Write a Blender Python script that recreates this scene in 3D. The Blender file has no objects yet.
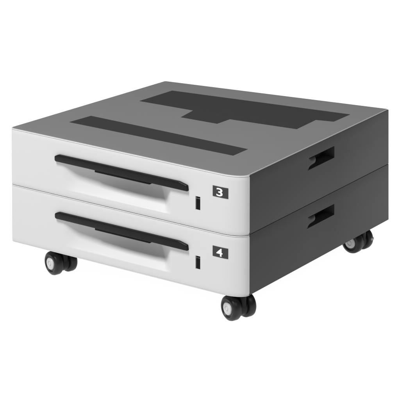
import bpy, bmesh, math
from mathutils import Vector, Matrix

S = bpy.context.scene
FLOOR = 0.0645                       # the casters lift the cabinet this far off the floor

# ---------------------------------------------------------------- camera
cam_d = bpy.data.cameras.new("camera")
cam = bpy.data.objects.new("camera", cam_d)
S.collection.objects.link(cam)
cam.location = (1.6284846, -2.4844260, 1.1659388 + FLOOR)
cam.rotation_euler = (math.radians(90 - 17.856651), 0, math.radians(34.893867))
cam_d.sensor_width = 36
cam_d.lens = 1573.01688 / 400 * 36
cam_d.clip_start = 0.05
cam_d.clip_end = 200
S.camera = cam

# ---------------------------------------------------------------- studio light
world = bpy.data.worlds.new("World")
S.world = world
world.use_nodes = True
bg = world.node_tree.nodes["Background"]
bg.inputs[0].default_value = (1, 1, 1, 1)
bg.inputs[1].default_value = 0.14

def area(name, loc, target, size, power, size_y=None):
    d = bpy.data.lights.new(name, 'AREA')
    d.shape = 'RECTANGLE'
    d.size = size; d.size_y = size_y or size
    d.energy = power
    o = bpy.data.objects.new(name, d)
    S.collection.objects.link(o)
    o.location = loc
    o.rotation_euler = (Vector(target) - Vector(loc)).to_track_quat('-Z', 'Y').to_euler()
    return o

area("softbox_front", (-0.70, -1.95, 4.0), (-0.3, 0.0, 0.2), 1.1, 270)
area("softbox_side", (3.0, -0.2, 3.4), (0, 0.3, 0.2), 1.2, 30)

S.view_settings.view_transform = 'Standard'
S.view_settings.look = 'None'
S.view_settings.exposure = 0
S.view_settings.gamma = 1
S.render.engine = 'CYCLES'

# ---------------------------------------------------------------- materials
def mat(name, col, rough=0.5, noise=0.0, nscale=40, bump=0.0, bscale=900, metal=0.0, spec=0.5, emit=0.0):
    m = bpy.data.materials.new(name)
    m.use_nodes = True
    nt = m.node_tree; N = nt.nodes; L = nt.links
    p = N["Principled BSDF"]
    c = col if isinstance(col, tuple) else (col, col, col)
    p.inputs["Roughness"].default_value = rough
    p.inputs["Metallic"].default_value = metal
    p.inputs["Specular IOR Level"].default_value = spec
    p.inputs["Base Color"].default_value = (*c, 1)
    tc = N.new("ShaderNodeTexCoord")
    if noise:
        n = N.new("ShaderNodeTexNoise"); n.inputs["Scale"].default_value = nscale
        n.inputs["Detail"].default_value = 5
        L.new(tc.outputs["Object"], n.inputs["Vector"])
        r = N.new("ShaderNodeMapRange")
        r.inputs["To Min"].default_value = 1 - noise; r.inputs["To Max"].default_value = 1 + noise
        L.new(n.outputs["Fac"], r.inputs["Value"])
        v = N.new("ShaderNodeVectorMath"); v.operation = 'SCALE'
        v.inputs[0].default_value = c
        L.new(r.outputs["Result"], v.inputs["Scale"])
        L.new(v.outputs["Vector"], p.inputs["Base Color"])
        r2 = N.new("ShaderNodeMapRange")
        r2.inputs["To Min"].default_value = max(0.02, rough - 0.06); r2.inputs["To Max"].default_value = rough + 0.06
        L.new(n.outputs["Fac"], r2.inputs["Value"])
        L.new(r2.outputs["Result"], p.inputs["Roughness"])
    if bump:
        n2 = N.new("ShaderNodeTexNoise"); n2.inputs["Scale"].default_value = bscale
        n2.inputs["Detail"].default_value = 2
        L.new(tc.outputs["Object"], n2.inputs["Vector"])
        b = N.new("ShaderNodeBump"); b.inputs["Strength"].default_value = bump
        b.inputs["Distance"].default_value = 0.0004
        L.new(n2.outputs["Fac"], b.inputs["Height"])
        L.new(b.outputs["Normal"], p.inputs["Normal"])
    if emit:
        p.inputs["Emission Color"].default_value = (1, 1, 1, 1)
        p.inputs["Emission Strength"].default_value = emit
    return m

M_white = mat("white_plastic", (0.50, 0.50, 0.50), 0.5, 0.012, 9, 0.10, 1300)
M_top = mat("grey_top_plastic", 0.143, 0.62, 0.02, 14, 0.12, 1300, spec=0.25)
M_edge_highlight = mat("painted_edge_highlight", 0.30, 0.45, 0.02, 14)  # highlight along the cover's edge, put into the colour
M_tab = mat("grey_tab", 0.30, 0.4, 0.05, 60, spec=0.4)
M_inlay = mat("charcoal_inlay", 0.023, 0.62, 0.04, 60, 0.15, 1600, spec=0.3)
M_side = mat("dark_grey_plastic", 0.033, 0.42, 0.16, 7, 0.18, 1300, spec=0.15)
M_black = mat("black_plastic", 0.007, 0.36, 0.2, 120, 0.35, 1100, spec=0.14)
M_pocket = mat("black_pocket_plastic", 0.026, 0.6, 0.05, 60, spec=0.25)
M_lever = mat("black_lever_plastic", 0.004, 0.5, 0.05, 60, spec=0.08)
M_rubber = mat("black_rubber", 0.007, 0.4, 0.1, 80, 0.1, 700, spec=0.32)
M_hub = mat("pale_grey_hub", 0.45, 0.35, 0.03, 60, spec=0.5)
M_steel = mat("zinc_steel", 0.55, 0.3, 0.05, 60, metal=1.0)
M_plate = mat("dark_label", 0.036, 0.5, 0.03, 60, spec=0.15)
M_ink = mat("white_ink", 0.82, 0.5, 0.02, 60)
M_floor = mat("glowing_white_floor", 0.3, 0.9, emit=0.97, spec=0.0)  # glow added to the floor to keep it white, without shadows

# ---------------------------------------------------------------- cabinet space
# local (u, v, w): 0..1 across the front, towards the back, and up; corners in metres
C8 = {(0,0,1): (-0.6159, 0.0041, 0.2614), (1,0,1): (-0.0014, -0.0023, 0.2547), (1,1,1): (-0.0024, 0.6034, 0.2672),
      (0,1,1): (-0.6249, 0.5943, 0.2486), (0,0,0): (-0.6217, -0.0017, -0.0012), (1,0,0): (-0.0003, -0.0012, -0.0026),
      (1,1,0): (0.0067, 0.607, 0.0021), (0,1,0): (-0.6229, 0.5972, -0.0058)}
C8 = {k: Vector(v) for k, v in C8.items()}
ORIG = Vector((-0.31, 0.30, 0.0))     # the cabinet's base on the floor
WU, WV, WW = 0.62, 0.6015, 0.2582

def W3(u, v, w):
    s = Vector((0, 0, 0))
    for k, c in C8.items():
        s += c * ((u if k[0] else 1-u) * (v if k[1] else 1-v) * (w if k[2] else 1-w))
    s.z += FLOOR
    return s - ORIG

def link_mesh(name, bm, mats, parent, smooth=True, sharp=32):
    bmesh.ops.remove_doubles(bm, verts=bm.verts, dist=1e-6)
    bmesh.ops.recalc_face_normals(bm, faces=bm.faces)
    me = bpy.data.meshes.new(name)
    bm.to_mesh(me); bm.free()
    for m in (mats if isinstance(mats, (list, tuple)) else [mats]):
        me.materials.append(m)
    if smooth:
        me.polygons.foreach_set("use_smooth", [True] * len(me.polygons))
        me.set_sharp_from_angle(angle=math.radians(sharp))
    o = bpy.data.objects.new(name, me)
    S.collection.objects.link(o)
    o.parent = parent
    return o

def warp(bm):
    """vertices given as (u, v, w) -> metres"""
    for vt in bm.verts:
        vt.co = W3(*vt.co)
    return bm

def box(bm, u0, u1, v0, v1, w0, w1, bev=0.0):
    """box in metres-scaled local space, bevelled, then put back as (u, v, w)"""
    b2 = bmesh.new()
    r = bmesh.ops.create_cube(b2, size=1)
    for vt in b2.verts:
        vt.co = Vector(((u0 + (u1-u0)*(vt.co.x+.5))*WU, (v0 + (v1-v0)*(vt.co.y+.5))*WV, (w0 + (w1-w0)*(vt.co.z+.5))*WW))
    if bev:
        bmesh.ops.bevel(b2, geom=b2.edges[:], offset=bev, segments=3, profile=0.5, affect='EDGES')
    m = {}
    for vt in b2.verts:
        m[vt] = bm.verts.new((vt.co.x/WU, vt.co.y/WV, vt.co.z/WW))
    for f in b2.faces:
        bm.faces.new([m[x] for x in f.verts])
    b2.free()

root = bpy.data.objects.new("paper_drawer_cabinet", None)
S.collection.objects.link(root)
root.location = ORIG
root["label"] = "low two-drawer paper cabinet with white fronts, dark grey sides and grey top, on black casters"
root["category"] = "paper cabinet"

# ---------------------------------------------------------------- floor
bm = bmesh.new()
bmesh.ops.create_grid(bm, x_segments=4, y_segments=4, size=30)
me = bpy.data.meshes.new("floor"); bm.to_mesh(me); bm.free()
me.materials.append(M_floor)
floor = bpy.data.objects.new("floor", me)
S.collection.objects.link(floor)
floor["kind"] = "structure"

# ---------------------------------------------------------------- outline of the fronts, seen from above
RLu, RLv = 0.022, 0.018         # left corner
RRu, RRv = 0.082, 0.044         # right corner, a wide soft turn
VB = 0.046                      # where the front meets the body

def sm(t):
    t = min(1, max(0, t)); return t*t*(3-2*t)

def outline(inset=0.0, n=14, extra_u=()):
    """list of (u, v, nu, nv): from the left back edge round the front to the right back edge (inset in metres)"""
    P = []
    P.append((0.0, VB, -1, 0)); P.append((0.0, (VB+RLv)/2, -1, 0))
    for i in range(n+1):
        a = math.pi/2*i/n
        P.append((RLu*(1-math.cos(a)), RLv*(1-math.sin(a)), -math.cos(a), -math.sin(a)))
    us = sorted(set([round(x, 5) for x in extra_u if RLu < x < 1-RRu]))
    for u in us: P.append((u, 0.0, 0, -1))
    for i in range(n*2+1):
        a = math.pi/2*i/(n*2)
        # ellipse in metres
        ru, rv = RRu*WU, RRv*WV
        nx, ny = math.sin(a)/ru, -math.cos(a)/rv
        l = math.hypot(nx, ny)
        P.append((1-RRu*(1-math.sin(a)), RRv*(1-math.cos(a)), nx/l, ny/l))
    P.append((1.0, VB, 1, 0))
    return [(u - nu*inset/WU, v - nv*inset/WV, nu, nv) for (u, v, nu, nv) in P]

# ---------------------------------------------------------------- drawers
def scoop(u, ww):
    """depth (metres) of the finger scoop; ww is the height as a fraction of the cabinet, upper drawer"""
    lo, hi = 0.572, 0.850
    if ww <= lo or ww >= hi: return 0.0
    t = min(1, (ww - lo) / 0.240)
    prof = 1 - (1-t)**2.2
    prof *= sm((ww-lo)/0.014)*0.4 + 0.6
    # plan: a shallow left end that deepens to the right, and a slanted facet at the right
    left = 0.45*sm((u-0.245)/0.075) + 0.55*sm((u-0.29)/0.27)
    q = min(1, max(0, (0.716-u)/(0.716-(0.690-0.070*t))))
    right = 0.35*sm(q) + 0.65*min(q, 1)
    return 0.034*prof*left*right

def make_drawer(top, shift, digit):
    """top: True for the upper drawer. shift moves the features down by that fraction"""
    w0, w1 = (0.5108, 0.9975) if top else (0.0, 0.5074)
    LAT = (0.8162, 0.8345, 0.661-0.0, 0.772)      # latch slot u0,u1,w0,w1 (upper drawer)
    e = 0.0006
    eu = [RLu + (1-RRu-RLu)*i/60 for i in range(61)]
    eu += [0.25 + 0.49*i/150 for i in range(151)]
    eu += [LAT[0]-e, LAT[0], LAT[1], LAT[1]+e]
    ws = [w0 + (w1-w0)*i/24 for i in range(25)]
    ws += [0.565 - shift + 0.29*i/100 for i in range(101)]
    ws += [0.850-shift, 0.8485-shift]
    ws += [LAT[2]-shift, LAT[2]-shift-e, LAT[3]-shift, LAT[3]-shift+e]
    B = 0.0014                                     # edge rounding
    ws = sorted(set(round(w, 5) for w in ws if w0+B/WW < w < w1-B/WW))
    rows = []
    for i in range(5):
        a = math.pi/2*i/4
        rows.append((w0 + B/WW*(1-math.sin(a)), B*(1-math.cos(a))))
    rows = [(w0 + B/WW*(1-math.sin(math.pi/2*i/4)), B*(1-math.cos(math.pi/2*i/4))) for i in range(5)]
    rows = rows + [(w, 0.0) for w in ws] + [(w1 - B/WW*(1-math.sin(math.pi/2*i/4)), B*(1-math.cos(math.pi/2*i/4))) for i in range(4, -1, -1)]
    base = outline(0, extra_u=eu)
    bm = bmesh.new()
    grid = []
    lat_depth = 0.0045
    for ri, (w, ins) in enumerate(rows):
        if ri <= 4:
            k = 4-ri
        row = []
        for (u, v, nu, nv) in base:
            uu, vv = u - nu*ins/WU, v - nv*ins/WV
            if nv == -1 and nu == 0:
                vv += scoop(u, w+shift)/WV
                if LAT[0]-1e-5 <= u <= LAT[1]+1e-5 and LAT[2]-1e-5 <= w+shift <= LAT[3]+1e-5:
                    vv += lat_depth/WV
            row.append(bm.verts.new((uu, vv, w)))
        grid.append(row)
    for a, b in zip(grid, grid[1:]):
        for i in range(len(a)-1):
            bm.faces.new((a[i], a[i+1], b[i+1], b[i]))
    # close top, bottom, back
    bm.faces.new(grid[-1]); bm.faces.new(grid[0][::-1])
    d = link_mesh("drawer", warp(bm), M_white, root, sharp=40)

    s = shift
    # handle bar: chamfered ends seen from the front
    def elev(v0, v1, pts, bev, m, name):
        b2 = bmesh.new()
        lo = [b2.verts.new((u*WU, v0*WV, (w-s)*WW)) for u, w in pts]
        hi = [b2.verts.new((u*WU, v1*WV, (w-s)*WW)) for u, w in pts]
        b2.faces.new(lo); b2.faces.new(hi[::-1])
        n = len(pts)
        for i in range(n): b2.faces.new((lo[i], hi[i], hi[(i+1) % n], lo[(i+1) % n]))
        bmesh.ops.recalc_face_normals(b2, faces=b2.faces)
        bmesh.ops.bevel(b2, geom=b2.edges[:], offset=bev, segments=3, profile=0.5, affect='EDGES')
        for vt in b2.verts: vt.co = Vector((vt.co.x/WU, vt.co.y/WV, vt.co.z/WW))
        return link_mesh(name, warp(b2), m, d)
    pf = 0.006/WV
    elev(-pf, 0.012/WV, [(0.2205, 0.803), (0.2165, 0.813), (0.2165, 0.848), (0.233, 0.866), (0.753, 0.867), (0.787, 0.848), (0.789, 0.800)],
         0.0022, M_black, "handle")
    elev(0.0105/WV, 0.060/WV, [(0.262, 0.824), (0.262, 0.853), (0.735, 0.853), (0.735, 0.824)], 0.001, M_lever, "shade_plate")  # black plate added behind the handle to darken the scoop
    elev(-0.004/WV, 0.018/WV, [(0.395, 0.785), (0.395, 0.812), (0.631, 0.812), (0.631, 0.785)], 0.001, M_lever, "release_lever")
    # lock slider in the slot
    b = bmesh.new()
    box(b, LAT[0]+0.0008, LAT[1]-0.0008, 0.0016/WV, 0.012/WV, LAT[2]-s+0.002, LAT[3]-s-0.026, 0.0006)
    box(b, LAT[0]+0.0008, LAT[1]-0.0008, 0.0024/WV, 0.012/WV, LAT[3]-s-0.0165, LAT[3]-s-0.002, 0.0004)
    link_mesh("latch", warp(b), M_lever, d)
    # number label: plate + printed digit
    u0, u1, wa, wb = 0.8852, 0.9180, 0.806, 0.892
    u1 = 0.9450
    def vfront(u):                                   # front surface, also round the corner
        t = (u - (1-RRu))/RRu
        return 0.0 if t <= 0 else RRv*(1-math.sqrt(1-t*t))
    b = bmesh.new()
    K = 16
    def strip(off, ua, ub, w_lo, w_hi):
        lo, hi = [], []
        for i in range(K+1):
            u = ua + (ub-ua)*i/K
            lo.append(b.verts.new((u, vfront(u)-off/WV, w_lo))); hi.append(b.verts.new((u, vfront(u)-off/WV, w_hi)))
        return lo, hi
    fl, fh = strip(0.0005, u0, u1, wa-s, wb-s)
    bl, bh = strip(-0.0008, u0, u1, wa-s, wb-s)
    for i in range(K):
        b.faces.new((fl[i], fl[i+1], fh[i+1], fh[i])); b.faces.new((bl[i+1], bl[i], bh[i], bh[i+1]))
        b.faces.new((fh[i], fh[i+1], bh[i+1], bh[i])); b.faces.new((bl[i], bl[i+1], fl[i+1], fl[i]))
    b.faces.new((fl[0], fh[0], bh[0], bl[0])); b.faces.new((fh[K], fl[K], bl[K], bh[K]))
    # digit
    cu = bpy.data.curves.new("digit", 'FONT')
    cu.body = digit; cu.size = 1; cu.offset = 0.014; cu.extrude = 0.0; cu.resolution_u = 12
    to = bpy.data.objects.new("digit", cu); S.collection.objects.link(to)
    bpy.context.view_layer.update()
    dg = bpy.context.evaluated_depsgraph_get()
    tm = bpy.data.meshes.new_from_object(to.evaluated_get(dg))
    xs = [v.co.x for v in tm.vertices]; ys = [v.co.y for v in tm.vertices]
    x0, x1, y0, y1 = min(xs), max(xs), min(ys), max(ys)
    bpy.data.objects.remove(to)
    du0, du1, dw0, dw1 = 0.9005, 0.9245, 0.8150-s, 0.8810-s
    nf = len(b.faces)
    vm = []
    for v in tm.vertices:
        u = du0 + (du1-du0)*(v.co.x-x0)/(x1-x0); w = dw0 + (dw1-dw0)*(v.co.y-y0)/(y1-y0)
        vm.append(b.verts.new((u, vfront(u)-0.0008/WV, w)))
    for f in tm.polygons:
        nfc = b.faces.new([vm[i] for i in f.vertices]); nfc.material_index = 1
    for vt in b.verts: vt.co = W3(*vt.co)
    me = bpy.data.meshes.new("number_label")
    b.to_mesh(me); b.free()
    me.materials.append(M_plate); me.materials.append(M_ink)
    o = bpy.data.objects.new("number_label", me); S.collection.objects.link(o); o.parent = d
    o["label"] = "dark label with a white figure " + digit
    return d

make_drawer(True, 0.0, "3")
make_drawer(False, 0.4955, "4")

# ---------------------------------------------------------------- body shells with grip pockets
def make_body(w0, w1, pk):
    """hollow-looking shell: box with a rectangular opening in the right side for the grip"""
    v0, v1, pw0, pw1 = pk
    VF, VR = VB + 0.0006, 1.0
    b = bmesh.new()
    vs = [VF, v0, v1, VR]; ws = [w0, pw0, pw1, w1]
    g = [[b.verts.new((1.0, v, w)) for v in vs] for w in ws]
    for j in range(3):
        for i in range(3):
            if (i, j) == (1, 1): continue
            b.faces.new((g[j][i], g[j][i+1], g[j+1][i+1], g[j+1][i]))
    l = [[b.verts.new((0.0, v, w)) for v in (VF, VR)] for w in (w0, w1)]
    b.faces.new((l[0][1], l[0][0], l[1][0], l[1][1]))
    lp = [l[0][0]] + [g[j][0] for j in range(4)] + [l[1][0]]                # front: open tray space behind the drawer face
    inn = [b.verts.new((0.03 if x.co.x < .5 else 0.97, 0.16, w0 + 0.012 + (w1-w0-0.024)*(x.co.z-w0)/(w1-w0))) for x in lp]
    for i in range(6): b.faces.new((lp[i], lp[(i+1) % 6], inn[(i+1) % 6], inn[i]))
    b.faces.new(inn)
    b.faces.new([l[0][1]] + [g[j][3] for j in range(4)] + [l[1][1]])        # back
    b.faces.new([l[1][0]] + g[3] + [l[1][1]])
    b.faces.new([l[0][0]] + g[0] + [l[0][1]])
    # bevel long edges in metres
    bmesh.ops.recalc_face_normals(b, faces=b.faces)
    for vt in b.verts: vt.co = Vector((vt.co.x*WU, vt.co.y*WV, vt.co.z*WW))
    ed = [e for e in b.edges if len(e.link_faces) == 2 and e.calc_face_angle(0) > 1.0]
    bmesh.ops.bevel(b, geom=ed, offset=0.0007, segments=3, profile=0.5, affect='EDGES')
    for vt in b.verts: vt.co = Vector((vt.co.x/WU, vt.co.y/WV, vt.co.z/WW))
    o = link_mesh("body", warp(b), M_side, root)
    # grip pocket: a cup behind the opening, shallow ramp at the front, deep at the back
    b = bmesh.new()
    nu_, nw_ = 60, 28
    rows = []
    for j in range(nw_+1):
        w = pw0 + (pw1-pw0)*j/nw_
        row = []
        for i in range(nu_+1):
            v = v0 + (v1-v0)*i/nu_
            tv, tw = i/nu_, j/nw_
            edge = min(1, min(i, nu_-i)/1.0, min(j, nw_-j)/1.0)
            d = 0.030 * (0.29 + 0.71*sm((tv-0.30)/0.30))
            # raised finger tongue at the shallow end
            r2 = (max(0, tv-0.14)/0.46)**2 + ((tw-0.52)/0.40)**2
            d -= 0.0080*max(0, 1-r2)**0.6 if r2 < 1 else 0
            d = max(d*sm(tv/0.22), 0.0008)
            row.append(b.verts.new((1.0 - (d*edge + 0.0003)/WU, v, w)))
        rows.append(row)
    for a, c in zip(rows, rows[1:]):
        for i in range(nu_):
            f = b.faces.new((a[i], a[i+1], c[i+1], c[i]))
            tv = (i+.5)/nu_; tw = rows.index(a)/nw_
            r2 = (max(0, tv-0.14)/0.46)**2 + ((tw-0.52)/0.40)**2
            f.material_index = 1 if (r2 < 0.95 or tv < 0.07) else 0
    link_mesh("grip_pocket", warp(b), [M_pocket, M_side], o, sharp=50)
    return o

make_body(0.5116, 0.9930, (0.4135, 0.5965, 0.803, 0.903))
make_body(0.0015, 0.5092, (0.4085, 0.5965, 0.308, 0.403))

# ---------------------------------------------------------------- top cover
def closed_outline(ins):
    P = outline(ins, extra_u=[0.05*i for i in range(21)])
    P = [(u, v) for (u, v, _, _) in P][2:-1]
    iu, iv = ins/WU, ins/WV
    r = 0.004
    P = P + [(1-iu, 0.3), (1-iu, 0.6), (1-iu, 1-iv-r/WV)]
    for i in range(1, 7):
        a = math.pi/2*i/6
        P.append((1-iu-r/WU*(1-math.cos(a)), 1-iv-r/WV*(1-math.sin(a))))
    P += [(0.7, 1-iv), (0.3, 1-iv), (iu+r/WU, 1-iv)]
    for i in range(1, 7):
        a = math.pi/2*i/6
        P.append((iu+r/WU*(1-math.sin(a)), 1-iv-r/WV*(1-math.cos(a))))
    P += [(iu, 0.6), (iu, 0.3)]
    return P

b = bmesh.new()
lay = []
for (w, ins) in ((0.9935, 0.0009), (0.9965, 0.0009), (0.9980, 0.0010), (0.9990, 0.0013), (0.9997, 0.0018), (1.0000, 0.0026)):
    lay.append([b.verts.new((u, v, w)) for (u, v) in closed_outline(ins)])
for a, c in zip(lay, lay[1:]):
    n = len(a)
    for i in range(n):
        b.faces.new((a[i], a[(i+1) % n], c[(i+1) % n], c[i])).material_index = 1  # side and bevel faces carry the painted highlight
b.faces.new(lay[-1]); b.faces.new(lay[0][::-1])
def slice_grid(b, n=24):
    """cut the big flat faces into a fine grid, so that they follow the cabinet's shape"""
    for k in range(1, n):
        for ax in (0, 1):
            co = Vector((0, 0, 0)); no = Vector((0, 0, 0)); co[ax] = k/n + 0.00037; no[ax] = 1
            bmesh.ops.bisect_plane(b, geom=b.verts[:] + b.edges[:] + b.faces[:], dist=1e-7, plane_co=co, plane_no=no)
slice_grid(b)
cover = link_mesh("top_cover", warp(b), [M_top, M_edge_highlight], root)

def inlay(pts):
    b = bmesh.new()
    h0, h1 = 0.9985, 1.0012
    lo = [b.verts.new((u, v, h0)) for u, v in pts]; hi = [b.verts.new((u, v, h1)) for u, v in pts]
    n = len(pts)
    for i in range(n): b.faces.new((lo[i], lo[(i+1) % n], hi[(i+1) % n], hi[i]))
    b.faces.new(hi); b.faces.new(lo[::-1])
    slice_grid(b)
    return link_mesh("inlay_pad", warp(b), M_inlay, cover, smooth=False)

inlay([(0.1200, 0.2000), (0.8410, 0.1890), (0.8413, 0.2810), (0.1260, 0.3250)])
inlay([(0.1318, 0.6290), (0.3893, 0.6155), (0.4085, 0.5035), (0.5714, 0.4990), (0.5749, 0.5790), (0.8516, 0.5885),
       (0.8461, 0.7330), (0.9138, 0.7440), (0.9160, 0.8616), (0.1321, 0.8545)])

# ---------------------------------------------------------------- casters
def lathe(prof, axis_o, ax, seg=56):
    """prof: list of (distance along axis, radius)"""
    b = bmesh.new()
    ax = ax.normalized()
    p = ax.cross(Vector((0, 0, 1))).normalized(); q = ax.cross(p)
    rings = []
    for (t, r) in prof:
        if r < 1e-6:
            rings.append([b.verts.new(axis_o + ax*t)])
        else:
            rings.append([b.verts.new(axis_o + ax*t + (p*math.cos(2*math.pi*i/seg) + q*math.sin(2*math.pi*i/seg))*r) for i in range(seg)])
    for a, c in zip(rings, rings[1:]):
        if len(a) == 1 and len(c) == 1: continue
        for i in range(seg):
            j = (i+1) % seg
            if len(a) == 1: b.faces.new((a[0], c[i], c[j]))
            elif len(c) == 1: b.faces.new((a[i], c[0], a[j]))
            else: b.faces.new((a[i], c[i], c[j], a[j]))
    return b

def make_caster(px, py, tilt, brake=False):
    """px, py in metres; axle runs front to back, turned by tilt"""
    R = 0.0272
    zc = R + 0.0003
    c = Vector((px, py, zc)) - ORIG
    ax = Vector((math.sin(tilt), math.cos(tilt), 0))     # towards the back
    fw = Vector((ax.y, -ax.x, 0))
    # housing: hood over and between the wheels, with swivel stem
    prof = [(-0.0085, 0), (-0.0085, 0.020), (-0.0075, 0.0215), (0.0075, 0.0215), (0.0085, 0.020), (0.0085, 0)]
    b = lathe(prof, c, ax)
    # hood block reaching up to the swivel
    def ring(z, hx, hy, off):
        pts = []
        for i in range(32):
            a = 2*math.pi*i/32
            e = 0.55
            x = math.copysign(abs(math.cos(a))**e, math.cos(a))*hx; y = math.copysign(abs(math.sin(a))**e, math.sin(a))*hy
            pts.append(b.verts.new(c + fw*(x+off) + ax*y + Vector((0, 0, z))))
        return pts
    rs = [ring(0.004, 0.016, 0.0078, 0.006), ring(0.018, 0.017, 0.0078, 0.004), ring(0.0262, 0.016, 0.0095, 0.004), ring(0.0290, 0.0135, 0.0120, 0.004), ring(0.0305, 0.0125, 0.0115, 0.004)]
    for a_, c_ in zip(rs, rs[1:]):
        for i in range(32): b.faces.new((a_[i], a_[(i+1) % 32], c_[(i+1) % 32], c_[i]))
    b.faces.new(rs[0][::-1]); b.faces.new(rs[-1])
    h = link_mesh("caster", b, M_black, root)
    # swivel plate
    b = lathe([(0, 0), (0, 0.018), (0.0008, 0.019), (0.0065, 0.019), (0.0065, 0)], c + Vector((0, 0, 0.0300)) + fw*0.004, Vector((0, 0.0001, 1)))
    link_mesh("swivel_plate", b, M_steel, h)
    for s in (-1, 1):
        t0 = 0.0098; wd = 0.0195
        prof = [(t0, 0.0), (t0, 0.012), (t0, R-0.0035), (t0+0.0012, R-0.0012), (t0+0.0035, R), (t0+wd-0.0065, R),
                (t0+wd-0.0035, R-0.0009), (t0+wd-0.0012, R-0.0034), (t0+wd, R-0.0068), (t0+wd-0.0004, R-0.0085),
                (t0+wd-0.0022, R-0.0100), (t0+wd-0.0026, 0.0)]
        link_mesh("wheel", lathe([(t*s, r) for t, r in prof], c, ax), M_rubber, h)
        hr = 0.0138
        prof = [(t0+wd-0.004, 0.0), (t0+wd-0.004, hr), (t0+wd-0.0008, hr), (t0+wd+0.0004, hr-0.0007), (t0+wd+0.0009, hr-0.0022), (t0+wd+0.0012, 0.0068), (t0+wd+0.0003, 0.0064), (t0+wd+0.0002, 0.0040), (t0+wd+0.0012, 0.0036), (t0+wd+0.0014, 0)]
        link_mesh("hub_cap", lathe([(t*s, r) for t, r in prof], c, ax), M_hub, h)
    if brake:
        b = bmesh.new()
        bmesh.ops.create_cube(b, size=1)
        for vt in b.verts:
            x, y, z = vt.co
            vt.co = c + fw*(0.0250 + x*0.010) + ax*(0.020 + y*0.010) + Vector((0, 0, 0.003 + z*0.007))
        bmesh.ops.bevel(b, geom=b.edges[:], offset=0.0026, segments=4, profile=0.5, affect='EDGES')
        link_mesh("brake_tab", b, M_tab, h)
    return h

make_caster(-0.622 + 0.184*0.62, 0.038, 0.30)
make_caster(-0.001 - 0.055*0.62, 0.040, 0.36)
make_caster(0.0 - 0.062*0.62, 0.542, 0.12, True)
make_caster(-0.622 + 0.10*0.62, 0.556, 0.3)

# dark base pan under the lower body
b = bmesh.new()
box(b, 0.02, 0.98, 0.06, 0.985, -0.004, 0.0035, 0.0006)
link_mesh("base_pan", warp(b), M_side, root)

b = bmesh.new()
box(b, 0.0030, 0.9970, 0.17, 0.9970, 0.5060, 0.5150)
link_mesh("gap_filler", warp(b), M_pocket, root)  # dark block added inside so no white shows through the joint
